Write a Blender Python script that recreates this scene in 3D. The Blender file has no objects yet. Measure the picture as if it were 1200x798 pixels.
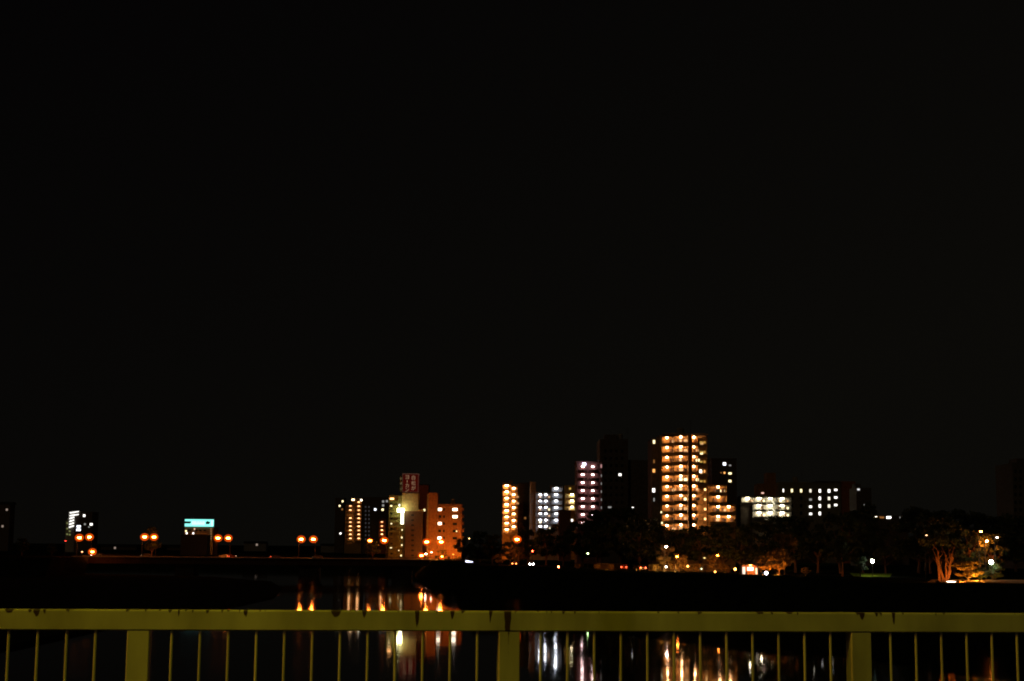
import bpy, math, random
from mathutils import Vector, Matrix
sc = bpy.context.scene
C = sc.collection
R_ = math.radians

# ------------------------------------------------------------------ camera
F_PX = 1787.0                      # focal length in pixels of the 1200 px wide photograph
CAM_Z = 12.8                       # eye height above the river
PITCH = math.atan((640 - 399) / F_PX)
ROLL = R_(0.52)
fw = Vector((0, math.cos(PITCH), math.sin(PITCH)))
r0 = Vector((1, 0, 0)); u0 = Vector((0, -math.sin(PITCH), math.cos(PITCH)))
rt = r0 * math.cos(ROLL) + u0 * math.sin(ROLL)
up = u0 * math.cos(ROLL) - r0 * math.sin(ROLL)
cd = bpy.data.cameras.new('camera'); cam = bpy.data.objects.new('camera', cd); C.objects.link(cam)
m3 = Matrix((rt, up, -fw)).transposed()
cam.matrix_world = Matrix.Translation((0, 0, CAM_Z)) @ m3.to_4x4()
cd.sensor_width = 36; cd.lens = F_PX / 1200 * 36; cd.clip_start = 0.1; cd.clip_end = 20000
sc.camera = cam

def P(px, py, Y):
    d = fw + rt * ((px - 600) / F_PX) + up * ((399 - py) / F_PX)
    t = Y / d.y
    return Vector((d.x * t, Y, CAM_Z + d.z * t))

# ------------------------------------------------------------------ night sky, added warm fill sun, exposure
w = bpy.data.worlds.new("World"); sc.world = w; w.use_nodes = True
nt = w.node_tree; nt.nodes.clear()
out = nt.nodes.new('ShaderNodeOutputWorld')
sky = nt.nodes.new('ShaderNodeTexSky'); sky.sky_type = 'NISHITA'; sky.sun_disc = False
sky.sun_elevation = R_(-9); sky.sun_rotation = R_(210)
b1 = nt.nodes.new('ShaderNodeBackground'); b1.inputs[1].default_value = 0.05
nt.links.new(sky.outputs[0], b1.inputs[0])
tc = nt.nodes.new('ShaderNodeTexCoord'); sx = nt.nodes.new('ShaderNodeSeparateXYZ')
nt.links.new(tc.outputs['Generated'], sx.inputs[0])
rp = nt.nodes.new('ShaderNodeValToRGB')          # light pollution: a little brighter low down
e = rp.color_ramp.elements
e[0].position = 0.0; e[0].color = (.0032, .0029, .0022, 1)
e[1].position = 0.50; e[1].color = (.0012, .0010, .0011, 1)
sm = nt.nodes.new('ShaderNodeMath'); sm.operation = 'MULTIPLY_ADD'; sm.inputs[1].default_value = -.50      # the city glow is stronger to the right
nt.links.new(sx.outputs[0], sm.inputs[0]); nt.links.new(sx.outputs[2], sm.inputs[2]); nt.links.new(sm.outputs[0], rp.inputs[0])
b2 = nt.nodes.new('ShaderNodeBackground'); b2.inputs[1].default_value = 1.0
nt.links.new(rp.outputs[0], b2.inputs[0])
ad = nt.nodes.new('ShaderNodeAddShader')
nt.links.new(b1.outputs[0], ad.inputs[0]); nt.links.new(b2.outputs[0], ad.inputs[1]); nt.links.new(ad.outputs[0], out.inputs[0])
sl = bpy.data.lights.new('moon', 'SUN'); sl.energy = 0.040; sl.angle = R_(.5); sl.color = (1, .72, .36)  # added warm fill sun standing in for city glow on the facades
so = bpy.data.objects.new('moon', sl); so.rotation_euler = (R_(60), 0, R_(-30)); C.objects.link(so)
vs = sc.view_settings
vs.view_transform = 'Standard'; vs.look = 'None'; vs.exposure = 0; vs.gamma = 1; vs.use_curve_mapping = False
cy = sc.cycles
cy.pixel_filter_type = 'BLACKMAN_HARRIS'; cy.filter_width = 1.9
cy.max_bounces = 4; cy.diffuse_bounces = 2; cy.glossy_bounces = 3; cy.use_light_tree = True
cy.sample_clamp_indirect = 6; cy.use_denoising = True; cy.caustics_reflective = False; cy.caustics_refractive = False

# ------------------------------------------------------------------ materials
MT = {}
def mat(name, col, rough=.8, var=.25, scale=1.2, spec=.3, bump=0.):
    if name in MT: return MT[name]
    m = bpy.data.materials.new(name); m.use_nodes = True; t = m.node_tree; bs = t.nodes['Principled BSDF']
    bs.inputs['Roughness'].default_value = rough; bs.inputs['Specular IOR Level'].default_value = spec
    co = t.nodes.new('ShaderNodeTexCoord'); n = t.nodes.new('ShaderNodeTexNoise')
    n.inputs['Scale'].default_value = scale; n.inputs['Detail'].default_value = 5
    t.links.new(co.outputs['Object'], n.inputs['Vector'])
    rr = t.nodes.new('ShaderNodeValToRGB')
    rr.color_ramp.elements[0].position = .3; rr.color_ramp.elements[1].position = .7
    rr.color_ramp.elements[0].color = tuple(c * (1 - var) for c in col) + (1,)
    rr.color_ramp.elements[1].color = tuple(min(1, c * (1 + var)) for c in col) + (1,)
    t.links.new(n.outputs['Fac'], rr.inputs[0]); t.links.new(rr.outputs[0], bs.inputs['Base Color'])
    if bump:
        bp = t.nodes.new('ShaderNodeBump'); bp.inputs['Strength'].default_value = bump
        t.links.new(n.outputs['Fac'], bp.inputs['Height']); t.links.new(bp.outputs[0], bs.inputs['Normal'])
    MT[name] = m; return m
def emi(name, col, s, base=(.3, .3, .3)):
    if name in MT: return MT[name]
    m = bpy.data.materials.new(name); m.use_nodes = True; bs = m.node_tree.nodes['Principled BSDF']
    bs.inputs['Base Color'].default_value = (*base, 1); bs.inputs['Roughness'].default_value = .4
    bs.inputs['Emission Color'].default_value = (*col, 1); bs.inputs['Emission Strength'].default_value = s
    MT[name] = m; return m

ORANGE = (1, .20, .020); WARM = (1, .50, .17); WHITE = (1, .93, .86); COOL = (.86, .90, 1); PINK = (1, .72, .70)
YELL = (1, .82, .42)

concrete = mat('concrete', (.30, .28, .26)); dark_wall = mat('dark_wall', (.15, .12, .10))
tan_wall = mat('tan_wall', (.50, .31, .12)); steel = mat('steel', (.07, .07, .07), .5)
pale_wall = mat('pale_wall', (.46, .45, .42)); brown_tile = mat('brown_tile', (.10, .06, .042), .6)
dgrey = mat('dark_grey', (.06, .06, .06), .5); door_paint = mat('door_paint', (.16, .10, .07), .5)
glass = mat('dark_glass', (.03, .035, .04), .08, .1, spec=.6)
asphalt = mat('asphalt', (.05, .05, .05), .9, .3, .6, spec=0); grass_m = mat('grass_ground', (.02, .027, .012), .95, .4, .3, spec=0)
bark = mat('bark', (.16, .11, .08), .9, .4, 6, bump=.4)
leaf = mat('leaf', (.045, .07, .025), .6, .5, 3); leaf_lit = mat('leaf_dry', (.17, .12, .04), .7, .5, 3)  # second leaf: lighter, warmer copy that paints lamplight into lit trees

# ------------------------------------------------------------------ mesh helpers
class MB:
    def __init__(s): s.v = []; s.f = []
    def box(s, x0, x1, y0, y1, z0, z1):
        n = len(s.v)
        s.v += [(x0,y0,z0),(x1,y0,z0),(x1,y1,z0),(x0,y1,z0),(x0,y0,z1),(x1,y0,z1),(x1,y1,z1),(x0,y1,z1)]
        s.f += [tuple(n+i for i in q) for q in ((3,2,1,0),(4,5,6,7),(0,1,5,4),(1,2,6,5),(2,3,7,6),(3,0,4,7))]
        return s
    def tube(s, p0, p1, ra, rb=None, n=8):
        rb = ra if rb is None else rb; p0 = Vector(p0); p1 = Vector(p1); d = (p1 - p0).normalized()
        a = d.orthogonal().normalized(); b = d.cross(a); k = len(s.v)
        for p, r in ((p0, ra), (p1, rb)):
            for i in range(n):
                t = 2 * math.pi * i / n; s.v.append(tuple(p + a * (r * math.cos(t)) + b * (r * math.sin(t))))
        for i in range(n):
            j = (i + 1) % n; s.f.append((k+i, k+j, k+n+j, k+n+i))
        s.f.append(tuple(k + n - 1 - i for i in range(n))); s.f.append(tuple(k + n + i for i in range(n)))
        return s
    def ball(s, c, rx, ry=None, rz=None, nu=10, nv=6):
        ry = ry or rx; rz = rz or rx; k = len(s.v); c = Vector(c)
        s.v.append((c.x, c.y, c.z - rz))
        for j in range(1, nv):
            ph = -math.pi/2 + math.pi*j/nv
            for i in range(nu):
                t = 2*math.pi*i/nu; s.v.append((c.x+rx*math.cos(ph)*math.cos(t), c.y+ry*math.cos(ph)*math.sin(t), c.z+rz*math.sin(ph)))
        s.v.append((c.x, c.y, c.z + rz)); top = len(s.v) - 1
        for i in range(nu): s.f.append((k, k+1+(i+1)%nu, k+1+i))
        for j in range(nv-2):
            for i in range(nu):
                a = k+1+j*nu; s.f.append((a+i, a+(i+1)%nu, a+nu+(i+1)%nu, a+nu+i))
        a = k+1+(nv-2)*nu
        for i in range(nu): s.f.append((a+i, a+(i+1)%nu, top))
        return s
    def prism(s, pts, y0, y1):          # outline in x/z, extruded along y (pts anticlockwise seen from -y)
        k = len(s.v); n = len(pts)
        s.v += [(x, y0, z) for x, z in pts] + [(x, y1, z) for x, z in pts]
        s.f.append(tuple(k+i for i in range(n))); s.f.append(tuple(k+2*n-1-i for i in range(n)))
        for i in range(n):
            j = (i+1) % n; s.f.append((k+j, k+i, k+n+i, k+n+j))
        return s
    def ext_x(s, pts, x0, x1):          # outline in y/z, extruded along x
        k = len(s.v); n = len(pts)
        s.v += [(x0, y, z) for y, z in pts] + [(x1, y, z) for y, z in pts]
        s.f.append(tuple(k+n-1-i for i in range(n))); s.f.append(tuple(k+n+i for i in range(n)))
        for i in range(n):
            j = (i+1) % n; s.f.append((k+i, k+j, k+n+j, k+n+i))
        return s
    def mesh(s, name, m):
        me = bpy.data.meshes.new(name); me.from_pydata(s.v, [], s.f); me.update()
        if m: me.materials.append(m)
        return me
    def build(s, name, m, parent=None):
        o = bpy.data.objects.new(name, s.mesh(name, m)); C.objects.link(o)
        if parent: o.parent = parent
        return o
def tag(o, label, cat, group=None):
    o['label'] = label; o['category'] = cat
    if group: o['group'] = group
    return o
def thing(name, label, cat, loc, rz=0, group=None):
    o = bpy.data.objects.new(name, None); C.objects.link(o); o.empty_display_size = .5
    o.location = loc; o.rotation_euler = (0, 0, rz); return tag(o, label, cat, group)
def struct(o): o['kind'] = 'structure'; return o

# ------------------------------------------------------------------ the setting
GZ = 7.0                                           # level of the far bank and of the bridge road
def gp(px, Y, z=GZ):
    p = P(px, 660, Y); return Vector((p.x, Y, z))
# river
def water_mat():
    m = bpy.data.materials.new('river_water'); m.use_nodes = True; t = m.node_tree; bs = t.nodes['Principled BSDF']
    bs.inputs['Base Color'].default_value = (.006, .008, .007, 1); bs.inputs['IOR'].default_value = 1.333
    bs.inputs['Roughness'].default_value = .036
    g = t.nodes.new('ShaderNodeNewGeometry'); mp = t.nodes.new('ShaderNodeMapping'); mp.inputs['Scale'].default_value = (.09, .03, .1)
    n1 = t.nodes.new('ShaderNodeTexNoise'); n1.inputs['Scale'].default_value = 1; n1.inputs['Detail'].default_value = 4
    t.links.new(g.outputs['Position'], mp.inputs[0]); t.links.new(mp.outputs[0], n1.inputs['Vector'])
    bp = t.nodes.new('ShaderNodeBump'); bp.inputs['Strength'].default_value = .025; bp.inputs['Distance'].default_value = 1
    t.links.new(n1.outputs['Fac'], bp.inputs['Height']); t.links.new(bp.outputs[0], bs.inputs['Normal'])
    return m
mb = MB(); mb.v = [(-5000, 9.5, 0), (5000, 9.5, 0), (5000, 9000, 0), (-5000, 9000, 0)]; mb.f = [(0, 1, 2, 3)]
struct(mb.build('river', water_mat()))
# far bank: top sheet and sloping wall down to the water
edge = [(1900, 205), (1300, 226), (1200, 237), (1107, 250), (1010, 282), (900, 292), (800, 325), (700, 362), (620, 420), (560, 470), (524, 500), (508, 610), (500, 800), (440, 960), (200, 1020), (-100, 1040), (-900, 1040)]
pts = [gp(a, b) for a, b in edge]
mb = MB(); n = len(pts)
for p in pts:
    mb.v.append(tuple(p))
for p in pts: mb.v.append((p.x - (8 if p.y < 900 else 0), p.y - 6, -1.5))
for p in pts: mb.v.append((p.x * 3 + (2500 if p.y < 700 else 0), 8000 + (0), GZ))
for i in range(n-1):
    mb.f.append((n+i, i, i+1, n+i+1)); mb.f.append((i, 2*n+i, 2*n+i+1, i+1))
struct(mb.build('far_bank', grass_m))
# road strip along the bank
mb = MB(); rp_ = [(1300, 292), (1107, 300), (1010, 345), (900, 356), (800, 390), (700, 420), (620, 472), (560, 505), (530, 640)]
rr = [gp(a, b, GZ + .03) for a, b in rp_]
for p in rr: mb.v += [tuple(p), (p.x + 4, p.y + 8, p.z)]
for i in range(len(rr)-1): mb.f.append((2*i, 2*i+1, 2*i+3, 2*i+2))
struct(mb.build('riverside_road', asphalt))
# left bank with the bridge head, and the dry river bed in front of it
mb = MB(); lp = [gp(-900, 560), gp(60, 575), gp(78, 610), gp(104, 632), gp(96, 700), gp(70, 1040), gp(-900, 1040)]
n = len(lp); mb.v = [tuple(p) for p in lp] + [(p.x + 9, p.y - 40, -1.5) for p in lp]
mb.f = [tuple(range(n))] + [(n+i, n+i+1, i+1, i) for i in range(n-1)]
struct(mb.build('left_bank', mat('left_bank_earth', (.025, .024, .018), .95, .4, .2, spec=0)))
mb = MB(); random.seed(4)
bed = [(-1500, 120), (-300, 150), (20, 190), (150, 250), (250, 300), (322, 380), (330, 450), (318, 520), (250, 585), (120, 618), (-200, 640), (-1500, 640)]
bp_ = [gp(a, b, .5) for a, b in bed]; n = len(bp_)
mb.v = [tuple(p) for p in bp_] + [(p.x * 1.02 + 2, p.y, -.6) for p in bp_]
mb.f = [tuple(range(n))] + [(n+i, n+i+1, i+1, i) for i in range(n-1)]
struct(mb.build('river_bed', mat('river_gravel', (.05, .045, .035), .95, .4, .3, spec=0)))
# walkway the photographer stands on
D0, RM = 8.34, .114; YAW = math.atan(RM); DECK = CAM_Z - .345 - 1.1
mb = MB(); mb.box(-60, 60, -14, .35, -12, 0); o = mb.build('walkway', asphalt); o.location = (0, D0, DECK); o.rotation_euler.z = YAW; struct(o)

# ------------------------------------------------------------------ foreground railing
def rail_lx(px, py):
    d = fw + rt * ((px - 600) / F_PX) + up * ((399 - py) / F_PX); k = d.x / d.y
    return k * D0 / (1 - RM * k) / math.cos(YAW)
rail = thing('railing', 'cream painted metal railing with rust streaks across the foreground', 'railing', (0, D0, DECK), YAW)
pm = bpy.data.materials.new('rail_paint'); pm.use_nodes = True; t = pm.node_tree; bs = t.nodes['Principled BSDF']
bs.inputs['Roughness'].default_value = .55
at = t.nodes.new('ShaderNodeAttribute'); at.attribute_name = 'rust'
co = t.nodes.new('ShaderNodeTexCoord'); n1 = t.nodes.new('ShaderNodeTexNoise'); n1.inputs['Scale'].default_value = 4; n1.inputs['Detail'].default_value = 6
mp = t.nodes.new('ShaderNodeMapping'); mp.inputs['Scale'].default_value = (1, 1, .35)
t.links.new(co.outputs['Object'], mp.inputs[0]); t.links.new(mp.outputs[0], n1.inputs['Vector'])
r1 = t.nodes.new('ShaderNodeValToRGB'); r1.color_ramp.elements[0].position = .3; r1.color_ramp.elements[1].position = .7
r1.color_ramp.elements[0].color = (.40, .37, .27, 1); r1.color_ramp.elements[1].color = (.70, .67, .53, 1)
t.links.new(n1.outputs['Fac'], r1.inputs[0])
n2 = t.nodes.new('ShaderNodeTexNoise'); n2.inputs['Scale'].default_value = 45; n2.inputs['Detail'].default_value = 4
t.links.new(mp.outputs[0], n2.inputs['Vector'])
ma = t.nodes.new('ShaderNodeMath'); ma.operation = 'MULTIPLY_ADD'; ma.inputs[1].default_value = .9; ma.inputs[2].default_value = -.45
t.links.new(n2.outputs['Fac'], ma.inputs[0])
mx = t.nodes.new('ShaderNodeMath'); mx.operation = 'ADD'; t.links.new(at.outputs['Fac'], mx.inputs[0]); t.links.new(ma.outputs[0], mx.inputs[1])
r2 = t.nodes.new('ShaderNodeValToRGB'); r2.color_ramp.elements[0].position = .38; r2.color_ramp.elements[1].position = .62
t.links.new(mx.outputs[0], r2.inputs[0])
mi = t.nodes.new('ShaderNodeMix'); mi.data_type = 'RGBA'
t.links.new(r2.outputs[0], mi.inputs['Factor']); t.links.new(r1.outputs[0], mi.inputs['A']); mi.inputs['B'].default_value = (.055, .022, .010, 1)
t.links.new(mi.outputs['Result'], bs.inputs['Base Color'])
# (px, width px, length px, strength)
RUST = [(11,5,5,.9),(35,2,6,.7),(43,3.5,8,1.1),(52,1.5,7,.9),(151,1.2,4,.8),(199,1.8,4,.9),(210,1.5,9,.8),(243,1.5,6,.9),(260,1,5,.7),(288,2.2,8,.95),
        (394,5,8,1.1),(427,2.5,10,.9),(489,2.2,20,1.1),(530,2.2,10,1.05),(575,1.6,14,.95),(595,3.4,46,1.15),(661,1.3,4,.6),(674,1.5,5,.6),(795,1.5,4,.6),
        (890,4,2.5,.8),(925,4,2,.8),(1010,3.5,8,1.0),(1027,2,5,.9),(1032,1.4,7,.8),(1047,1.8,13,1.0),(1097,1.2,5,.6),(1190,1,4,.7)]
rr_ = random.Random(21)
RUST += [(rr_.uniform(2, 1198), rr_.uniform(.8, 1.8), rr_.uniform(1.5, 5), rr_.uniform(.55, .8)) for i in range(46)]
RL = [(rail_lx(a, 716), b * .0052, c * .0056, d * 1.2) for a, b, c, d in RUST]
# gullied cross-section of the top rail (y towards the river, z up), front face finely divided for the rust
T_, H_, DP = 1.10, .107, .06
sec = [(0, T_ - H_ + .006 + (H_ - .014) * i / 22) for i in range(23)]
sec += [(.001, T_ - .005), (.004, T_ - .0015), (.009, T_), (DP - .008, T_), (DP, T_ - .008), (DP, T_ - H_ + .006), (DP - .006, T_ - H_), (.006, T_ - H_)]
xs = [-12, -9, -6, -4] + [-3.2 + i * .009 for i in range(712)] + [4, 6, 9, 12]
mb = MB(); ns = len(sec); att = []
for x in xs:
    for y, z in sec:
        mb.v.append((x, y, z)); a = 0
        if y < .01 and abs(x) < 3.4:
            for x0, ww, ln, st in RL:
                if abs(x - x0) < ww * 3 + .01:
                    dz = (T_ - z) / ln
                    a = max(a, st * math.exp(-((x - x0) / max(ww * (1 - .45 * min(1, dz)), .003)) ** 2) * max(0, 1.15 - dz ** 1.5))
        att.append(a)
for i in range(len(xs)-1):
    for j in range(ns):
        k = (j + 1) % ns; mb.f.append((i*ns+j, (i+1)*ns+j, (i+1)*ns+k, i*ns+k))
o = mb.build('top_rail', pm, rail)
aa = o.data.attributes.new('rust', 'FLOAT', 'POINT'); aa.data.foreach_set('value', att)
LP = (rail_lx(1010, 760) - rail_lx(161, 760)) / 2; p0 = rail_lx(597, 760)
for i in range(-3, 4):
    px_ = p0 + LP * i
    mb = MB(); zz = [T_ - H_ - .002 - .004 * 0] + [T_ - H_ - .02 * k for k in range(1, 50)] + [.0]
    xx = [-.057, -.053, -.03, -.012, -.006, 0, .006, .012, .03, .053, .057]; yv = [.008, .004] + [.004] * 7 + [.004, .008]
    va = []
    for z in zz:
        for x, y in zip(xx, yv): mb.v.append((px_ + x, y, z)); va.append((1.0 if i == 0 else .3) * math.exp(-((x + .004) / .008) ** 2) * max(0, 1 - (T_ - z) / .34) if i == 0 else 0)
    nb = len(mb.v); nx = len(xx)
    for a in range(len(zz)-1):
        for b in range(nx-1): mb.f.append((a*nx+b, (a+1)*nx+b, (a+1)*nx+b+1, a*nx+b+1))
    mb.box(px_ - .057, px_ + .057, .0085, .100, 0, T_ - H_ - .002); va += [0] * 8
    po = mb.build('post', pm, rail); aa = po.data.attributes.new('rust', 'FLOAT', 'POINT'); aa.data.foreach_set('value', va)
    mb = MB().box(px_ - .10, px_ + .10, -.03, .13, 0, .012); mb.build('base_plate', pm, po)
    if i < 3:
        MB().box(px_ + .058, px_ + LP - .058, .005, .047, .10, .15).build('bottom_rail', pm, rail)
        for k in range(1, 13):
            if i in (-3, 2) and k > 12: continue
            xb = px_ + LP * (.17 + k - (.33 if i == -2 else 0)) / 13.34
            MB().tube((xb, .020, .15), (xb, .020, T_ - H_ - .001), .0072, n=12).build('baluster', pm, rail)

# ------------------------------------------------------------------ street lamps
def street_lamp(px, py, Y, label, m, size=.8, arm=1.2, zg=GZ, group=None, name='street_lamp', cat='street lamp', r=.11, bloom=0):
    h = P(px, py, Y); root = thing(name, label, cat, (h.x - arm, h.y, zg), 0, group); H = h.z - zg
    MB().tube((0, 0, 0), (0, 0, H + .2), r, r * .6).build('pole', steel, root)
    if abs(arm) > .05: MB().tube((0, 0, H + .15), (arm * .8, 0, H + .32), r * .5, r * .45).build('arm', steel, root)
    hd = MB().ball((arm, 0, H + size * .28), size * .62, size * .4, size * .12).build('lamp_head', dgrey, root)
    MB().ball((arm, 0, H), size * .55, size * .34, size * .27).build('lamp', m, hd)
    if bloom: MB().ball((arm, 0, H), bloom, bloom, bloom * .85, 16, 10).build('glass_shade', bloom_m, hd)
    return root
def bloom_shell():                                 # added glowing shell that paints lens bloom around the lamp
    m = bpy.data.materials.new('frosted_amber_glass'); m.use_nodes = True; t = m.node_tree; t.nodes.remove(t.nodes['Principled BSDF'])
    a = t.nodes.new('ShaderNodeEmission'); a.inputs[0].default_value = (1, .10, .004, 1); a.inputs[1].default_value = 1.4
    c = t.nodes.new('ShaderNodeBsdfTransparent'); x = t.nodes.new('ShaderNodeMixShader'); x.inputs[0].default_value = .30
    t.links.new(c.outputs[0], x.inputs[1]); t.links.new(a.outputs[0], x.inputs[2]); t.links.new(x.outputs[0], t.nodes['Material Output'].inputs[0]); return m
bloom_m = bloom_shell()
def globe_lamp(px, py, Y, label, m, rad=.28, zg=GZ, group=None):
    h = P(px, py, Y); root = thing('globe_lamp', label, 'lamp post', (h.x, h.y, zg), 0, group); H = h.z - zg
    MB().tube((0, 0, 0), (0, 0, H - rad), .07, .05).build('pole', dgrey, root)
    MB().tube((0, 0, H - rad - .1), (0, 0, H - rad * .85), .09, .13).build('collar', dgrey, root)
    MB().ball((0, 0, H), rad, nu=14, nv=8).build('globe', m, root)
    return root
sod = emi('sodium_lamp', ORANGE, 330); sod_small = emi('sodium_lamp_small', ORANGE, 110); sod_big = emi('sodium_lamp_strong', ORANGE, 900)
whl = emi('white_lamp', COOL, 60); whs = emi('white_lamp_soft', WHITE, 25)

# two lamps on the walkway behind and left of the photographer light the railing
def walk_lamp(x, y, hgt, label, col, s):
    root = thing('street_lamp', label, 'street lamp', (x, y, DECK))
    MB().tube((0, 0, 0), (0, 0, hgt), .09, .06).build('pole', steel, root)
    MB().tube((0, 0, hgt - .05), (0, .9, hgt + .1), .04).build('arm', steel, root)
    hd = MB().ball((0, 1.1, hgt + .12), .25, .45, .08).build('lamp_head', dgrey, root)
    MB().ball((0, 1.1, hgt), .16, .3, .1).build('lamp', emi('walk_' + label[:8], col, s), hd)
walk_lamp(-2.6, 2.9, 9.2, 'yellow lamp on a pole standing on the walkway above the railing', (1, .95, .006), 300)
walk_lamp(-17.0, 3.0, 4.5, 'orange lamp on a pole at the left end of the walkway', (1, .42, .03), 1900)

# ------------------------------------------------------------------ far bridge
BY = 640
bz = GZ
bx0, bx1 = gp(84, BY).x, gp(512, BY).x
br = thing('road_bridge', 'long low road bridge crossing the river behind the dry bed', 'bridge', ((bx0 + bx1) / 2, BY, 0))
hw = (bx1 - bx0) / 2
MB().box(-hw, hw, 0, 15, GZ - 2.6, GZ - .25).build('girder', mat('girder_paint', (.09, .05, .03)), br)
MB().box(-hw, hw, -1, 16, GZ - .245, GZ - .004).build('deck', asphalt, br)
for y_ in (-1, 15.6):
    MB().box(-hw, hw, y_, y_ + .35, GZ, GZ + .35).build('kerb', concrete, br)
mb = MB()
for z in (.75, 1.15): mb.box(-hw, hw, -.9, -.82, GZ + z - .05, GZ + z + .05)
k = -hw + 1
while k < hw: mb.box(k - .05, k + .05, -.815, -.72, GZ + .352, GZ + 1.2); k += 3
mb.build('parapet_rail', steel, br)
for px_ in (215, 360.5, 470):
    c = gp(px_, BY).x - (bx0 + bx1) / 2
    mb = MB().box(c - 3.9, c + 3.9, 2, 13, -2, GZ - 3.4); mb.box(c - 4.6, c + 4.6, 1, 14, GZ - 3.4, GZ - 2.605); mb.build('pier', mat('pier_concrete', (.05, .045, .04)), br)
lamps = [(93, 629.5, 'first from the left'), (169.5, 628.7, 'second from the left'), (255.5, 630, 'third from the left'), (353, 631.3, 'left above the pier'), (433.5, 633, 'before the dark slab'), (500, 634.5, 'beside the brown tiled tower')]
for px_, py_, wh in lamps:
    street_lamp(px_, py_, BY + .4, 'orange sodium lamp on near side of the bridge, ' + wh, sod if px_ != 433.5 else sod_small, 1.35, .9, bloom=1.8 if px_ != 433.5 else 1.2, group='lamps on the near side of the bridge')
lamps = [(104.8, 628.8, 'nearest the left bank'), (180.5, 628.8, 'just left of the teal rooftop sign'), (267.5, 630, 'just right of the teal rooftop sign'), (367.3, 631.3, 'right above the pier'), (450.3, 632.7, 'below the small orange stair column'), (517, 634.5, 'before the orange lit block')]
for px_, py_, wh in lamps:
    street_lamp(px_, py_, BY + 14, 'orange sodium lamp on far side of the bridge, ' + wh, sod, 1.35, -.9, bloom=1.8, group='lamps on the far side of the bridge')

# ------------------------------------------------------------------ buildings
wl = emi('gallery_lamp_orange', (1, .52, .23), 42); wlw = emi('gallery_lamp_white', COOL, 15); wlp = emi('gallery_lamp_pink', PINK, 15)
wlf = emi('gallery_lamp_far', (1, .50, .20), 5.5); wly = emi('gallery_lamp_yellow', (1, .86, .55), 34)
lit_w = emi('window_white', (1, .95, .88), 2.6); lit_wd = emi('window_white_soft', (1, .9, .72), 1.3); lit_c = emi('window_cool', COOL, 2.6); lit_y = emi('window_yellow', (1, .83, .42), 2.2); lit_o = emi('window_orange', (1, .42, .1), 1.5)
lit_d = emi('window_dim', (.8, .8, .75), .35); lit_do = emi('window_dim_orange', (1, .4, .1), .25); lit_hot = emi('window_hot', (1, .86, .62), 5)

vr = random.Random(3)
win_c = emi('window_curtain', (1, .55, .22), .7)
def dimmed(m):                                     # bulbs of one gallery differ a little in age
    k = vr.choice((1, 1, .72, 1.3)); e_ = m.node_tree.nodes['Principled BSDF'].inputs
    return m if k == 1 else emi(m.name + '_x%d' % (k * 100), tuple(e_['Emission Color'].default_value)[:3], e_['Emission Strength'].default_value * k)
ROOFS = []
class Bd:
    def __init__(s, name, label, cat, xc, Y, zg=GZ, group=None):
        s.Y = Y; s.xc = xc; p = P(xc, 640, Y); s.o = Vector((p.x, Y, zg)); s.k = Y / F_PX
        s.root = thing(name, label, cat, s.o, 0, group)
    def u(s, px, py=620): return P(px, py, s.Y).x - s.o.x
    def h(s, py): return P(s.xc, py, s.Y).z - s.o.z
    def rect(s, mb, x0, x1, yt, yb, d0, d1):
        zb = 0 if yb is None else s.h(yb)
        yy = yt if yb is None else (yt + yb) / 2
        return mb.box(s.u(x0, yy), s.u(x1, yy), d0, d1, zb, s.h(yt))
    def part(s, name, m, x0, x1, yt, yb, d0, d1, parent=None):
        return s.rect(MB(), x0, x1, yt, yb, d0, d1).build(name, m, parent or s.root)
    def win(s, x, y, m, wx=2.2, wy=2.6, d=0., name='window'):
        return s.part(name, m, x - wx/2, x + wx/2, y - wy/2, y + wy/2, d - .06, d - .004)
    def gallery(s, x0, x1, ys, pitch, lamps, lm, pm_, fins=(), lw=2.2, dep=1.5, par=.40, doors=(), fm=None, lh=.16):
        for yl in ys:
            c = yl - .14 * pitch; f = c + pitch
            z0, zs, zp = s.h(f), s.h(f - .10 * pitch), s.h(f - par * pitch)
            MB().ext_x([(-dep, z0), (-.003, z0), (-.003, zs), (-dep + .13, zs), (-dep + .13, zp), (-dep, zp)], s.u(x0, yl), s.u(x1, yl)).build('balcony', pm_, s.root)
            if yl == ys[0]: s.part('canopy', pm_, x0, x1, c - .10 * pitch, c, -dep, -.003)
            for lx in lamps:
                mb = MB(); a, b = s.u(lx - lw/2, yl), s.u(lx + lw/2, yl); z = s.h(c) - .01
                mb.box(a, b, -dep * .90, -dep * .62, z - s.k * pitch * lh, z); mb.build('lamp', dimmed(lm), s.root)
            for q, dx in enumerate(doors):
                if pitch > 6 and vr.random() < .8:
                    ww = s.u(dx + .9, yl) ; wz = s.h(f - .45 * pitch)
                    MB().box(ww, ww + vr.uniform(.7, 1.1), -.05, -.004, wz, wz + .26 * pitch * s.k).build('window', vr.choice((glass, glass, lit_y, win_c, win_c)), s.root)
                if pitch > 6 and vr.random() < .35:
                    ww = s.u(dx - 1.6, yl); MB().box(ww, ww + .8, -.42, -.08, s.h(f - .11 * pitch), s.h(f - .11 * pitch) + vr.uniform(.5, .9)).build('air_conditioner', pale_wall, s.root)
                a = s.u(dx, yl); mb = MB().box(a - .45, a + .45, -.04, -.004, s.h(f - .105 * pitch), s.h(f - .105 * pitch) + .70 * pitch * s.k); mb.build('door', door_paint, s.root)
        for fx in fins:
            s.part('divider', fm or pm_, fx - .3, fx + .3, ys[0] - .30 * pitch, ys[-1] + .9 * pitch, -dep - .1, -.005)

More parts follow.
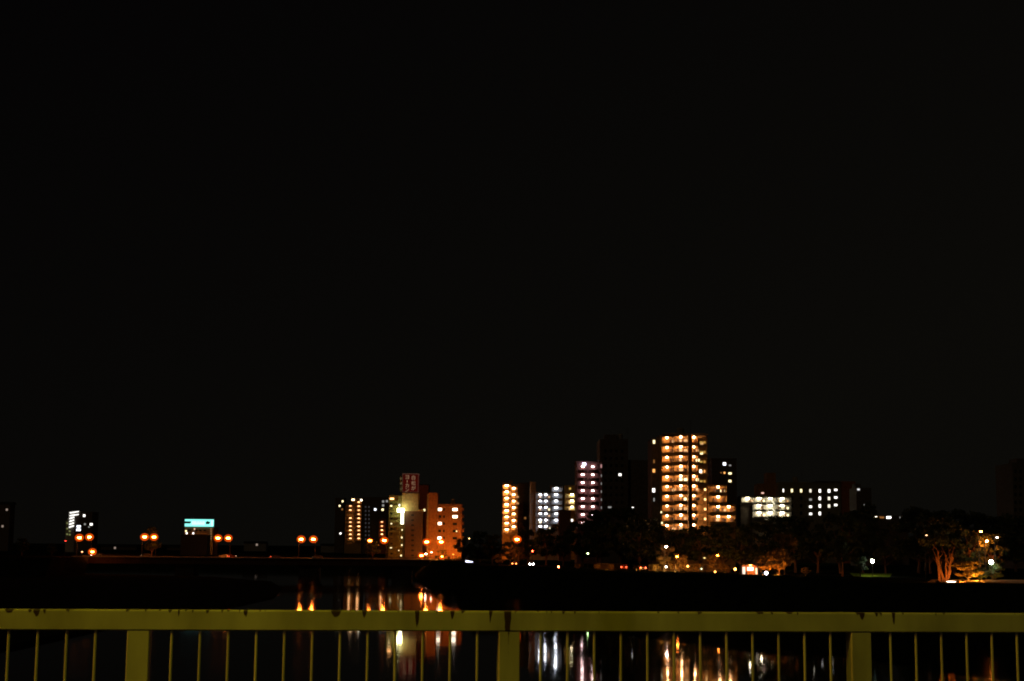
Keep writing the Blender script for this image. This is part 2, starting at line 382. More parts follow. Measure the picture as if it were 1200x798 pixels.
# --- the tall apartment tower
b = Bd('apartment_tower', 'tallest apartment tower with orange lit galleries on every floor', 'apartment tower', 795, 440)
yk = [512.5 + 11.4 * i for i in range(10)]
b.part('wall', tan_wall, 774, 828, 509.2, None, 0, 17)
b.part('stair_wall', dark_wall, 764.5, 773.7, 513, None, 1.5, 15)
b.part('roof_parapet', concrete, 776, 829, 507.6, 509.1, -1.7, 17.2)
b.gallery(789.3, 805.2, yk, 11.4, [797.3], wl, tan_wall, (789, 805.9), 2.0, doors=(795, 800.5), fm=mat('fin', (.5, .42, .32)))
b.gallery(775.2, 788.6, [y + 1 for y in yk], 11.4, [781.2], wl, tan_wall, (775,), 1.7, doors=(786.4,))
b.gallery(810.5, 816.5, yk, 11.4, [812.6], wl, tan_wall, (810.2,), 1.7, doors=(814.6,))
b.gallery(817.2, 827.6, [y + 3 for y in yk[:5]], 11.4, [], wl, tan_wall, (816.9, 827.8), doors=(819.5,))
for i, y in enumerate(yk[:5]):
    if i == 3: b.win(821, y + 4.7, lit_hot, 2.6, 3.2); b.win(825.5, y + 4.7, lit_o, 1.6, 3)
    else: b.win(821.6, y + 5, emi('window_olive', (1, .6, .12), .55), 3.2, 2.2); b.win(825.6, y + 5, emi('window_olive2', (1, .5, .08), .5), 2.4, 2.6)
b.part('pier_wall', tan_wall, 805.9, 807, 509.5, 620, -1.72, -.01)
for x, y, m, wx, wy in ((766, 517, lit_y, 2.4, 4), (766, 540, lit_do, 1.6, 4), (765.8, 551, lit_o, 2.8, 4), (765.6, 574, lit_w, 3, 4.5), (766, 585, lit_d, 1.4, 4)): b.win(x + 1, y, m, wx, wy, 1.5)
ROOFS.append((b, 800, 509.1))
# stepped wing of the tower
b.part('wing_wall', tan_wall, 829.5, 851, 566.8, None, 0.3, 14); b.part('low_wing_wall', tan_wall, 851.2, 861.5, 589.6, None, .3, 14)
yw = [570.5 + 11.5 * i for i in range(4)]
b.gallery(830.5, 851, yw[:2], 11.5, [841], wl, tan_wall, (850.9,), 2.4, doors=(838, 847)); b.gallery(830.5, 861.5, yw[2:], 11.5, [841, 853.3], wl, tan_wall, (), 2.4, doors=(838, 847, 857))
for y in yw: b.win(826.3, y + 2.3, emi('stair_lamp', (1, .55, .2), 3.5), 2, 2.4, -.01)
b.win(846.8, 574.2, lit_y, 4.8, 3, .3)
b.win(841, 616, lit_hot, 2.6, 2.6, .3); b.win(774.2, 600, lit_y, 1.4, 2, -1.8); b.win(775, 612.5, lit_y, 1.6, 2.2, -1.8)

# --- pink lit curved balcony block
b = Bd('apartment_block', 'slim apartment block with pinkish lamps on rounded balconies', 'apartment block', 690, 551)
redb = mat('red_brown_wall', (.20, .10, .095))
b.part('wall', redb, 676, 705.5, 541.5, None, 0, 16); b.part('roof_parapet', redb, 675, 706.5, 540, 541.4, -.3, 16.3)
def bow(b, x0, x1, ys, pitch, m, bulge=1.8):
    for yl in ys:
        f = yl + .86 * pitch; mb = MB(); N = 10; a0, a1 = b.u(x0, yl), b.u(x1, yl); z0, z1 = b.h(f), b.h(f - .42 * pitch); zt = z0 + .22
        k0 = len(mb.v)
        pts_ = [(a0 + (a1 - a0) * i / N, -.6 - bulge * math.sin(math.pi * i / N)) for i in range(N + 1)]
        for x, y in pts_: mb.v += [(x, y, z0), (x, y, z1), (x, y + .14, z1), (x, y + .14, zt), (x, -.004, zt), (x, -.004, z0)]
        for i in range(N):
            for j in range(6):
                mb.f.append((k0+6*i+j, k0+6*i+(j+1) % 6, k0+6*(i+1)+(j+1) % 6, k0+6*(i+1)+j))
        mb.f.append((5, 4, 3, 2, 1, 0)); q = 6*N; mb.f.append((q, q+1, q+2, q+3, q+4, q+5)); mb.build('balcony', m, b.root)
yi = [546.2 + 9.35 * i for i in range(8)]
bow(b, 677.5, 688.5, yi, 9.35, redb); bow(b, 689.5, 701.5, yi, 9.35, redb)
for i, y in enumerate(yi):
    for x, lw in ((682.8, 3.2), (694.6, 2.8)):
        if x > 690 and i > 6: continue
        a, c, z = b.u(x - lw/2, y), b.u(x + lw/2, y), b.h(y - .9)
        MB().box(a, c, -.8, -.45, z - .5, z - .15).build('lamp', wlp, b.root)
    if i: b.win(708.2 - 3.5, y + 1.2, lit_d, .9, 2.6, 0)
b.win(684.3, 543.6, emi('roof_lamp', (.8, .75, 1), 6), 4, 3, -1.6, 'roof_light'); b.win(708.5 - 4, 545.5, emi('gable_pink', (1, .5, .48), .5), 1.6, 4, 0)

# --- dark tower behind
b = Bd('apartment_tower', 'unlit dark tower between the pink lit block and the tallest tower', 'apartment tower', 732, 600)
b.part('wall', dark_wall, 703, 736, 514, None, 0, 20); b.part('low_wall', dark_wall, 736.2, 764, 538, None, 2, 20); b.part('roof_house', dark_wall, 710, 724, 508, 513.9, 4, 12)
for x, y, m, wx, wy in ((726.6, 555.7, lit_w, 3.2, 2.6), (742, 594.8, lit_w, 2.4, 3), (714.5, 594, lit_d, 4, 2)): b.win(x, y, m, wx, wy, 0 if x < 736 else 2)
for i in range(9):
    for x in (709.5, 716, 722.5, 729): b.win(x, 525 + 8.6 * i + 3, glass, 3, 3.6)

ROOFS.append((b, 728, 513.9))
# --- white lit block
b = Bd('apartment_block', 'apartment block with three columns of cold white corridor lamps', 'apartment block', 641, 690)
gw = mat('grey_wall', (.24, .24, .24))
yg = [579.6 + 7.4 * i for i in range(6)]
b.part('wall', gw, 628, 645, 576, None, 0, 14); b.part('tower_wall', gw, 645.2, 659.5, 568.6, None, -.8, 13); b.part('stair_wall', concrete, 621.5, 627.8, 564, None, 1, 12)
b.gallery(629.5, 644.5, yg, 7.4, [633, 639.6], wlw, gw, (636.3,), 2.5, doors=(631, 641.5), par=.33)
b.gallery(646.5, 658.5, [571.9 + 7.45 * i for i in range(6)], 7.45, [651.6], wlw, gw, (646.2, 658.8), 3.2, dep=2.3, doors=(655.5,), par=.33)

# --- narrow yellow lit block and brown low block
b = Bd('apartment_block', 'narrow block with yellow walls and three white corridor lamps', 'apartment block', 667, 720)
b.part('wall', mat('yellow_wall', (.48, .40, .20)), 662, 674, 568, None, 0, 12)
b.gallery(662.5, 673.5, [579.4, 586.7, 593.9], 7.25, [670.2], wly, tan_wall, (), 2.6, doors=(665.5,))
b.win(668, 572, emi('window_amber', (1, .6, .1), .6), 2.4, 2.4); b.win(670.4, 609, lit_w, 2, 2.4, -.05)
b = Bd('office_block', 'low plain brown block in front of the narrow yellow block', 'building', 663, 640)
b.part('wall', mat('brown_wall', (.22, .10, .06)), 655, 669, 598, None, 0, 10); b.part('roof_parapet', brown_tile, 654.6, 669.4, 597, 597.9, -.2, 10.2)

# --- slim orange block at the left of the tree line
b = Bd('apartment_block', 'slim block with two columns of round orange balcony lamps', 'apartment block', 597.5, 705)
b.part('wall', tan_wall, 589, 599, 565, None, 0, 13); b.part('side_wall', tan_wall, 599.2, 606.5, 567.5, None, .5, 13)
b.part('roof_house', tan_wall, 597.5, 601, 562, 564.9, 2, 6)
b.gallery(589.2, 598.6, [568.9 + 7.33 * i for i in range(8)], 7.33, [593.8], wl, tan_wall, (589, 598.8), 3.4, doors=(596.6,), par=.33)
b.gallery(599.4, 606.2, [572 + 7.5 * i for i in range(7)], 7.5, [602], wl, tan_wall, (606.3,), 2.6, dep=1.0, doors=(604.5,), par=.33)
b = Bd('office_block', 'plain dark slab between the slim orange block and white lit block', 'building', 614, 730)
b.part('wall', dark_wall, 607.5, 620, 566, None, 0, 14); b.win(615.5, 606.5, lit_do, 2.2, 2.4)
b.part('roof_parapet', dark_wall, 607, 620.5, 565, 565.9, -.2, 14.2)

# --- brown tiled tower with the rooftop sign
b = Bd('office_tower', 'floodlit brown tiled tower with a red rooftop sign', 'office tower', 476, 700)
cream = mat('cream_wall', (.50, .44, .24))
b.part('wall', brown_tile, 475, 495.5, 598.2, None, 0, 16)
b.part('upper_wall', cream, 471, 490, 577.5, 598, .3, 12); ol = mat('olive_stucco', (.17, .16, .055)); b.part('side_wing', ol, 455.5, 474.8, 580, None, 1.5, 15)
b.part('ledge', cream, 470.5, 497, 596.6, 598.1, -.6, .2); b.part('sign_base', dark_wall, 471.5, 490.5, 576, 577.4, .5, 11)
for i in range(12):
    y = 585.6 + i * 5.9
    mb = MB(); b.rect(mb, 455.7, 466.8, y, y + 2.4, .2, 1.45); mb.build('balcony', ol, b.root)
    b.win(458.5, y + 3.8, glass, 2.6, 2.2, 1.5);
for i in range(9):
    for x in (483.5,):
        b.win(x, 603 + i * 5.9, glass, 3.2, 2.0)
for x, y, m, wx, wy in ((471, 620.4, lit_y, 1.5, 1.6), (470.6, 629.3, lit_y, 1.5, 2.6), (470.7, 638.2, lit_y, 1.6, 2.2), (467, 644.6, lit_y, 1.4, 1.4), (469.8, 650.5, lit_y, 1.6, 2.4), (458.6, 613.2, lit_y, 2, 1.6), (458.2, 641.5, lit_y, 2.6, 1.2), (458.5, 592.3, lit_y, 2.4, 2)):
    b.win(x, y, m, wx * .8, wy * .8, 1.44 if x > 466 else .19)
b.win(459.3, 584, emi('roof_orange', (1, .45, .15), 6), 4.4, 1.8, .2, 'roof_light'); b.win(468, 591.5, lit_w, 1.4, 2.6, .3)
fl = emi('floodlight_glow', (1, .90, .40), 22)
b.part('floodlight', fl, 466.2, 474.2, 595.4, 599.6, -3.2, -2.7); b.part('lit_sign', emi('lit_sign_glow', (1, .93, .62), 4), 470.2, 473.6, 599.8, 613.8, -3.1, -2.75); b.part('sign_bracket', steel, 471.2, 472.6, 599.8, 613.8, -2.7, 1.4)
b.win(497.2, 597, lit_y, 2.2, 2.4, -.05)
# the rooftop sign, part of the tower: panel, frame and lettering
sred = emi('sign_red', (.9, .03, .02), .034, (.05, .003, .003)); sfr = emi('sign_frame', (1, .45, .30), .05, (.05, .03, .02)); slet = emi('sign_letters', (1, .60, .34), .28, (.1, .08, .05))
b.part('sign_panel', sred, 472.2, 489.8, 555.2, 575.6, -.2, 9)
sg = MB(); b.rect(sg, 471.6, 490.4, 554.2, 555.1, -.35, 9.2); b.rect(sg, 471.6, 490.4, 575.7, 576, -.35, 9.2); b.rect(sg, 471.6, 472.15, 555.1, 575.7, -.35, -.1); b.rect(sg, 489.85, 490.4, 555.1, 575.7, -.35, -.1)
sg.build('sign_frame', sfr, b.root)
def letter(b, ch, x, y, size, m, d=-.32, vertical=False, parent=None):
    if vertical:
        return b.part('letter', m, x - .35, x + .35, y - size * .36, y + size * .36, d, d + .1)
    cu = bpy.data.curves.new('letter', 'FONT'); cu.body = ch; cu.size = 1; cu.extrude = .03; cu.align_x = 'LEFT'; cu.offset = -.004
    ob = bpy.data.objects.new('letter_tmp', cu); C.objects.link(ob)
    dg = bpy.context.evaluated_depsgraph_get(); me = bpy.data.meshes.new_from_object(ob.evaluated_get(dg))
    bpy.data.objects.remove(ob); me.materials.clear(); me.materials.append(m)
    vs_ = [v.co for v in me.vertices]
    if not vs_: return
    x0 = min(v.x for v in vs_); x1 = max(v.x for v in vs_); y0 = min(v.y for v in vs_); y1 = max(v.y for v in vs_)
    s_ = size * b.k / max(x1 - x0, y1 - y0); cx, cyy = (x0 + x1) / 2, (y0 + y1) / 2
    ux, hz = b.u(x, y), b.h(y)
    for v in me.vertices:
        v.co = Vector((ux + (v.co.x - cx) * s_, d + .05 - v.co.z, hz + (v.co.y - cyy) * s_))
    o = bpy.data.objects.new('letter', me); C.objects.link(o); o.parent = parent or b.root; return o
for ch, y in (('白', 559), ('松', 565.4), ('が', 571.2)): letter(b, ch, 484.6, y, 5.0, slet)
for ch, y in (('ヨ', 558.6), ('カ', 568.2), ('ン', 573.4)): letter(b, ch, 477.2, y, 4.4, slet)
letter(b, '', 477.2, 563.4, 3.6, slet, vertical=True)
b.part('sign_side_panel', mat('sign_side', (.10, .10, .05)), 468.4, 471.3, 557, 575.6, 1, 8)
for ch, y in (('白', 560), ('松', 566), ('が', 572)): letter(b, ch, 469.9, y, 2.6, emi('sign_side_letters', (.8, .75, .35), .16), d=.85)

# --- block behind and the orange lit block
b = Bd('office_block', 'dim red brown block just behind the rooftop sign', 'building', 496, 760)
b.part('wall', mat('rust_wall', (.42, .14, .06)), 488, 502, 568, None, 0, 12); b.part('roof_parapet', brown_tile, 487.6, 502.4, 567, 567.9, -.2, 12.2)
b = Bd('hotel_block', 'orange lit apartment block with five bright windows', 'apartment block', 522, 705)
ow = mat('orange_wall', (.50, .24, .10))
b.part('wall', ow, 513.2, 541, 591, None, 0, 14); b.part('stair_tower', ow, 502.5, 513, 577, None, -.6, 13); b.part('corner_pier', mat('pale_pier', (.52, .46, .30)), 500.8, 502.3, 578, None, -.4, 4)
b.part('roof_parapet', ow, 513.2, 541.5, 590, 590.9, -.2, 14.1)
for i in range(6): b.part('balcony', ow, 541.2, 543.2, 594 + 8.4 * i, 597.5 + 8.4 * i, .5, 8)
for x, y, wx in ((515.6, 596.4, 4), (533.2, 596.4, 5.4), (533.2, 604.8, 5.4), (515.4, 613, 4), (515, 630, 4)): b.win(x, y, lit_hot, wx, 3.0)
for x, y, wx in ((515.6, 604.8, 3), (520.4, 604.8, 2), (520.2, 596.5, 2), (520.3, 613, 2), (515.2, 621.6, 3), (520.2, 621.6, 2), (533, 613.3, 5), (533, 621.6, 5), (520.2, 630, 2), (533, 630, 5)): b.win(x, y, glass, wx, 3)
b.win(535, 621.8, lit_y, 1.3, 1.6, -.07)

ROOFS.append((b, 530, 590))
# --- distant orange stair block with the dark slab
b = Bd('apartment_block', 'distant block with two tight columns of orange corridor lamps', 'apartment block', 414, 1090)
b.part('wall', tan_wall, 404.5, 413, 590.5, None, .8, 14); b.part('side_wall', tan_wall, 413.2, 424.5, 583.5, None, 0, 14)
b.gallery(405, 412.8, [592.6, 597.4] + [606.8 + 4.75 * i for i in range(6)], 4.75, [410.8], wlf, tan_wall, (404.8,), 2.4, doors=(407,))
b.gallery(416, 423.4, [588 + 4.72 * i for i in range(10)], 4.72, [420.6], wlf, tan_wall, (415.8, 423.6), 2.4, doors=(418,))
b.win(413 + .8, 585, emi('window_hot_orange', (1, .6, .3), 6), 3.4, 2, -.02); b.win(424.2 - .8, 585.4, lit_hot, 2, 2, -.02)
b = Bd('apartment_block', 'tall dark slab with a short orange lamp column at its foot', 'apartment block', 440, 1080)
b.part('wall', dark_wall, 425.5, 455, 582, None, 0, 14); b.part('stair_wall', mat('rust_wall', ()), 444.5, 452.5, 607.5, None, -1.2, -.01)
b.gallery(445, 452, [611.2 + 4.8 * i for i in range(4)], 4.8, [447.8], wlf, tan_wall, (), 2.0, dep=2.4)
for x, y, m in ((439.7, 596.4, lit_c), (448.4, 596.6, lit_y), (449, 587, lit_d), (453.4, 586.6, lit_d), (449, 591.6, lit_d)): b.win(x, y, m, 2.4, 2.4)
for i in range(9):
    for x in (428.5, 432.4): b.win(x, 593.5 + 4.75 * i, emi('window_faint', (.8, .8, .9), .04), 1.4, 2)
b = Bd('apartment_block', 'low dark block with four pinpoint windows beside the orange columns', 'apartment block', 399, 1150)
b.part('wall', dark_wall, 393, 403.5, 584, None, 0, 12); b.part('roof_parapet', dark_wall, 392.6, 404, 583, 583.9, -.2, 12.2)
for x, y, m in ((398, 592.2, lit_y), (403 - 1.5, 586.8, lit_y), (399, 624.5, lit_w), (401, 596.2, lit_do)): b.win(x, y, m, 1.9, 2)

# --- teal rooftop sign building
b = Bd('office_building', 'small building under a wide glowing teal rooftop sign', 'building', 233, 820)
tb = mat('teal_building_wall', (.36, .22, .13))
b.part('wall', tb, 216.5, 250, 617, None, 0, 14); b.part('column', tan_wall, 246.6, 248.6, 617.5, None, -.6, -.01)
for i in range(5):
    b.win(247.6, 619 + 2.9 * i, emi('window_col', (1, .6, .25), .32), 1.4, 1.5, -.6)
for x, y, m in ((218, 621.8, lit_y), (218.8, 624.4, lit_w), (226.5, 624.4, lit_w), (228, 619.4, emi('window_peach', (1, .6, .4), .9)), (236.3, 629, emi('window_grey', (.8, .8, .8), .5))): b.win(x, y, m, 1.8, 1.9)
for x in (222, 230, 235, 240): b.win(x, 621, glass, 3, 2)
teal = emi('sign_teal', (.26, 1.0, .88), 1.3); tealw = emi('sign_teal_white', (.62, 1.05, 1.0), 1.25)
b.part('sign_panel', teal, 216.8, 250, 608, 616.4, -.5, 1.2)
b.part('sign_edge', tealw, 247.6, 249.8, 609, 615.6, -.62, -.51); b.part('sign_band', tealw, 225, 240, 610.2, 614.2, -.62, -.51)
mb = MB(); A = lambda x, y: (b.u(x, y), b.h(y))
mb.prism([A(216.8, 613), A(223.2, 613), A(224.6, 610.4), A(216.8, 610.4)], -.64, -.52).build('sign_bar', dgrey, b.root)
mb = MB(); mb.prism([A(241, 613.6), A(245.2, 613.6), A(247, 610.8), A(244.6, 610.6), A(243.6, 609.2), A(242.8, 610.6), A(241, 610.8), A(241.8, 612.4)], -.64, -.52).build('sign_mark', mat('sign_mark_paint', (.005, .05, .05)), b.root)
for x in (231, 234, 237): b.part('sign_letter', emi('sign_letter_teal', (.2, .8, .75), .8), x - .5, x + .5, 610.6, 611.8, -.68, -.63)

b = Bd('house', 'low dark flat roofed house hiding the foot of the teal sign building', 'house', 232, 790)
b.part('wall', dgrey, 212, 243, 627, None, 0, 9); b.part('roof', dgrey, 211.5, 243.5, 626, 626.9, -.4, 9.4)
# --- far-left white striped block
b = Bd('apartment_block', 'far left block with a stack of bright white stair landings', 'apartment block', 92, 950)
b.part('wall', dark_wall, 88.5, 108.5, 599, None, 0, 14); b.part('stair_wall', pale_wall, 80.5, 88.3, 598.5, None, 0, 12)
for i in range(6): 
    x1 = 92.3 if i < 2 else 87.2
    mb = MB(); s_ = b
    z = b.h(600.3 + 3.35 * i); a, c = b.u(82, 600), b.u(x1, 600)
    mb.prism([(a, z - .4), (c, z + .5), (c, z + 1.05), (a, z + .15)], -.5, -.02); mb.build('stair_landing', emi('landing_white', (1, .98, .92), 2.0), b.root)
for x, y in ((78.7, 612.5), (78.7, 619), (78.5, 625.5), (81.5, 622), (81.6, 626)): b.win(x + .2, y, emi('window_green', (.55, .6, .2), .28), 2, 1.8, -.02)
b.part('annex', pale_wall, 77, 80.3, 608, None, 1, 9)
for x, y, m, wx, wy in ((92.5, 616.3, lit_c, 4.6, 2.4), (92.3, 620.2, lit_c, 5, 2.6), (99, 603.6, lit_w, 2.4, 2.6), (99.8, 613.6, lit_d, 2, 2), (107.2, 613.7, lit_w, 3, 2.4), (104.6, 616.8, lit_d, 1.6, 1.6)): b.win(x - .3, y, m, wx, wy)

# --- low white gallery building with brown roof houses
b = Bd('office_building', 'low wide building with white lit galleries and a roof house', 'building', 898, 624)
b.part('wall', pale_wall, 882, 927, 580.5, None, 0, 14); b.part('annex_wall', pale_wall, 868, 881.8, 580.5, 589.8, 0, 14); b.part('annex_base', dark_wall, 868.2, 881.7, 590, None, 1, 13)
rw = mat('roof_house_wall', (.42, .20, .08))
b.part('roof_house', rw, 889.5, 910, 566, 580.4, 2, 12); b.part('lift_house', rw, 900.5, 910.5, 553, 565.9, 3, 11)
ym = [584 + 8.3 * i for i in range(3)]
b.gallery(868, 897, ym[:1], 8.3, [875.4, 889], wly, pale_wall, (868, 883), 3.4, doors=(879, 893), par=.36); b.gallery(882.2, 897, ym[1:], 8.3, [889], wly, pale_wall, (), 3.4, doors=(893,), par=.36)
b.gallery(899.5, 927, ym, 8.3, [902, 916], wly, pale_wall, (910.5,), 3.6, doors=(912, 921), par=.36)
for i, y in enumerate(ym):
    mb = MB(); mb.prism([(b.u(902.5, y), b.h(y + 1.6)), (b.u(906, y), b.h(y + 6.4)), (b.u(907.5, y), b.h(y + 6.4)), (b.u(904, y), b.h(y + 1.6))], -1.9, -1.55)
    mb.build('stair_flight', emi('stair_lit', (1, .9, .62), 1.2), b.root)
b.win(894.6, 577, emi('window_pinkish', (1, .6, .45), 1.2), 3, 1.6, 1.98)

# --- wide block with the window grid
b = Bd('office_building', 'long flat roofed block with a grid of small white windows', 'building', 950, 660)
olive = mat('olive_wall', (.26, .24, .16))
b.part('wall', olive, 912, 985, 564.6, None, 0, 15); b.part('end_wall', mat('rust_wall', ()), 985.2, 1003, 563, None, 1, 14); b.part('roof_parapet', brown_tile, 957, 985.5, 563.2, 564.5, -.2, 15.1)
rows = [(574.5, [(918, 1.6), (928, 3), (938.8, 3), (949.7, 3.2), (960.7, 3.2), (971.5, 3.6)]), (583.3, [(960.7, 3.2), (971.5, 3.6)]), (592.2, [(960.7, 3.2), (971.5, 3.6)]), (601, [(960.7, 3.2)])]
for y, l in rows:
    for x, wx in l: b.win(x, y, lit_y if x in (928, 938.8) else (lit_w if (x + y) % 3 > .9 else lit_wd), wx * .72, 3.7)
    for x in (918, 928, 938.8, 949.7, 960.7, 971.5):
        if x not in [q[0] for q in l] and (x, y) != (949.7, 583.3): b.win(x, y, glass, 2.8, 4.2)
for y, m in ((584.8, lit_d), (593.2, lit_w), (601.6, lit_w)): b.win(949.8 if y < 600 else 949.9, y, m, 3, 2.4, -.07)
for y in (573.2, 582.1, 590.9): b.win(979.4, y, lit_w, 3.4, 2.2)
ROOFS.append((b, 935, 564.5))
# --- dim blocks at right
b = Bd('office_building', 'unlit dark building with two faint lights, right of the window grid', 'building', 1012, 560)
b.part('wall', dark_wall, 1003.5, 1021, 571, None, 0, 12); b.part('roof_house', dark_wall, 1004, 1010, 566, 570.9, 2, 8)
b.win(1006, 573, emi('window_soft', (1, 1, 1), .8), 3, 2.2); b.win(1013, 591.3, lit_d, 1.8, 1.8)
b = Bd('low_building', 'low flat building with three white rooftop lights', 'building', 1042, 610)
b.part('wall', dark_wall, 1021.5, 1064, 604, None, 0, 12); b.part('roof_parapet', dark_wall, 1021, 1064.5, 603.4, 603.9, -.2, 12)
for x, wx, m in ((1026.5, 4, lit_hot), (1041.5, 5, emi('window_hot_white', (1, .97, .9), 6)), (1056, 3.6, lit_d), (1033, 6, lit_do)): b.win(x, 605.8, m, wx, 2.2, 0, 'roof_light')
b = Bd('apartment_tower', 'unlit tower cut by the right edge of the view', 'apartment tower', 1206, 520)
b.part('wall', mat('brown_tower_wall', (.16, .13, .10)), 1186, 1228, 542, None, 0, 18); b.part('roof_house', dark_wall, 1196, 1212, 536, 541.9, 4, 12)
for i in range(7):
    for x in (1190, 1196, 1202): b.win(x, 552 + 9 * i, glass, 3, 4)
b = Bd('apartment_block', 'dark block with six small lights behind the tallest tower', 'apartment block', 848, 620)
b.part('wall', dark_wall, 834, 863, 537.5, None, 0, 14); b.part('roof_parapet', dark_wall, 833.6, 863.4, 536.6, 537.4, -.2, 14.2)
for x, y, m, wx, wy in ((849, 543, lit_c, 3.4, 3.4), (855.5, 544.7, lit_d, 2.6, 1.6), (845, 553.4, lit_do, 1.4, 1.6), (849, 553.4, lit_o, 2, 2.2), (855.5, 554.1, lit_y, 3.6, 2.2), (855.4, 563.1, lit_y, 3.2, 2.6)): b.win(x, y, m, wx, wy)
# far low roofs behind the bridge
for x0, x1, yt, Y, lab, wn in ((286, 312, 636, 1300, 'low dim house with one grey window behind the bridge', [(301, 634.5 + 3.2)]), (376, 421, 639, 1200, 'long low grey shed behind the bridge', []), (118, 160, 640, 1300, 'low dark house behind the left end of the bridge', [(134.7, 631.5 + 10)]), (196, 214, 641, 1350, 'small dark house just left of the teal sign building', [(206, 646)]), (-30, 12, 590, 1000, 'dark block at left edge with faint pinkish windows', [(8, 596.5), (3, 616)])):
    b = Bd('house', lab, 'house', (x0 + x1) / 2, Y); b.part('wall', concrete if 'grey' in lab else dark_wall, x0, x1, yt, None, 0, 10)
    mb = MB(); a, c, z = b.u(x0 - .6), b.u(x1 + .6), b.h(yt) + .01; mb.v = [(a, -.5, z), (c, -.5, z), (c, 10.5, z), (a, 10.5, z), (a, 5, z + 1.6), (c, 5, z + 1.6)]; mb.f = [(0, 1, 5, 4), (2, 3, 4, 5), (0, 4, 3), (1, 2, 5), (3, 2, 1, 0)]; mb.build('roof', dgrey, b.root)
    for x, y in wn: b.win(x, y, emi('window_house', (1, .75, .6), .3), 2.2, 2.4)

def roof_gear(b, x, ytop, tank=True):
    u, h = b.u(x, ytop), b.h(ytop)
    if tank:
        MB().tube((u, 6, h), (u, 6, h + 2.2), 1.1, 1.1, 14).ball((u, 6, h + 2.2), 1.1, 1.1, .4, 14, 6).build('water_tank', concrete, b.root)
    mb = MB().tube((u + 3, 6, h), (u + 3, 6, h + 5), .05, .03)
    for z in (3.2, 3.9, 4.6): mb.tube((u + 2.1, 6, h + z), (u + 3.9, 6, h + z), .025)
    mb.build('antenna', steel, b.root)
for bb, x, y in ROOFS: roof_gear(bb, x, y)

# ------------------------------------------------------------------ trees
def crown_mesh(seed, kind):
    rnd = random.Random(seed); mb = MB(); cl = []
    n = 36
    for i in range(n):
        a = rnd.uniform(0, 2*math.pi); q = math.sqrt(rnd.random())
        z = rnd.uniform(.26, .96)
        wd = {'round': .34, 'wide': .46, 'tall': .24}[kind] * (math.sin(math.pi * min(1, max(.08, (z - .14) / .92))) ** .6)
        cl.append((q * wd * math.cos(a), q * wd * math.sin(a), z, rnd.uniform(.06, .125)))
    for cx, cy_, cz, r in cl:
        for k in range(105):
            v = Vector((rnd.gauss(0, 1), rnd.gauss(0, 1), rnd.gauss(0, 1))).normalized() * r * rnd.random() ** .35
            c = Vector((cx, cy_, cz)) + Vector((v.x * 1.15, v.y * 1.15, v.z * .8))
            nrm = (v.normalized() + Vector((rnd.gauss(0, .6), rnd.gauss(0, .6), rnd.gauss(0, .6)))).normalized()
            t1 = nrm.orthogonal().normalized(); t1.rotate(Matrix.Rotation(rnd.uniform(0, 6.28), 3, nrm)); t2 = nrm.cross(t1)
            s_ = rnd.uniform(.011, .024); b_ = len(mb.v)
            for sx_, sy_ in ((-1, 0), (0, -.55), (1, 0), (0, .55)): mb.v.append(tuple(c + t1 * s_ * sx_ * 1.3 + t2 * s_ * sy_ * 1.6))
            mb.f.append((b_, b_+1, b_+2, b_+3))
    return mb, cl
def trunk_mesh(seed, cl, multi=False):
    rnd = random.Random(seed); mb = MB(); pz = Vector((0, 0, 0)); r = .026; p = [pz]
    for i in range(4):
        q = p[-1] + Vector((rnd.uniform(-.015, .015), rnd.uniform(-.015, .015), .15)); mb.tube(p[-1], q, r, r * .8, 7); r *= .8; p.append(q)
    for cx, cy_, cz, rr_ in cl[::2]:
        s_ = p[min(4, max(1, int(cz * 4.2)))]; mid = s_.lerp(Vector((cx, cy_, cz)), .5) + Vector((0, 0, .03))
        mb.tube(s_, mid, .010, .006, 5); mb.tube(mid, (cx, cy_, cz), .006, .002, 5)
    return mb
PROTO = {}
for i, kd in enumerate(('round', 'wide', 'tall', 'round', 'wide')):
    mbc, cl = crown_mesh(11 + i, kd); PROTO[i] = (mbc.mesh('crown', leaf), trunk_mesh(31 + i, cl).mesh('trunk', bark))
PROTO_LIT = []
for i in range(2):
    mbc, cl = crown_mesh(51 + i, 'wide'); PROTO_LIT.append((mbc.mesh('crown', leaf_lit), trunk_mesh(61 + i, cl).mesh('trunk', bark)))
rt_ = random.Random(7)
def tree(px, ytop, Y, label, kind=0, wide=1., dry=False, name='tree', group=None, zg=GZ):  # dry picks the lighter leaf copy painted for lamp-lit trees
    p = gp(px, Y, zg); H = P(px, ytop, Y).z - zg
    root = thing(name, label, 'tree' if name == 'tree' else 'shrub', p, rt_.uniform(0, 6.28), group)
    cm, tm = PROTO_LIT[kind % 2] if dry else PROTO[kind]
    for nm, me in (('crown', cm), ('trunk', tm)):
        o = bpy.data.objects.new(nm, me); C.objects.link(o); o.parent = root; o.scale = (H * wide, H * wide, H)
    return root
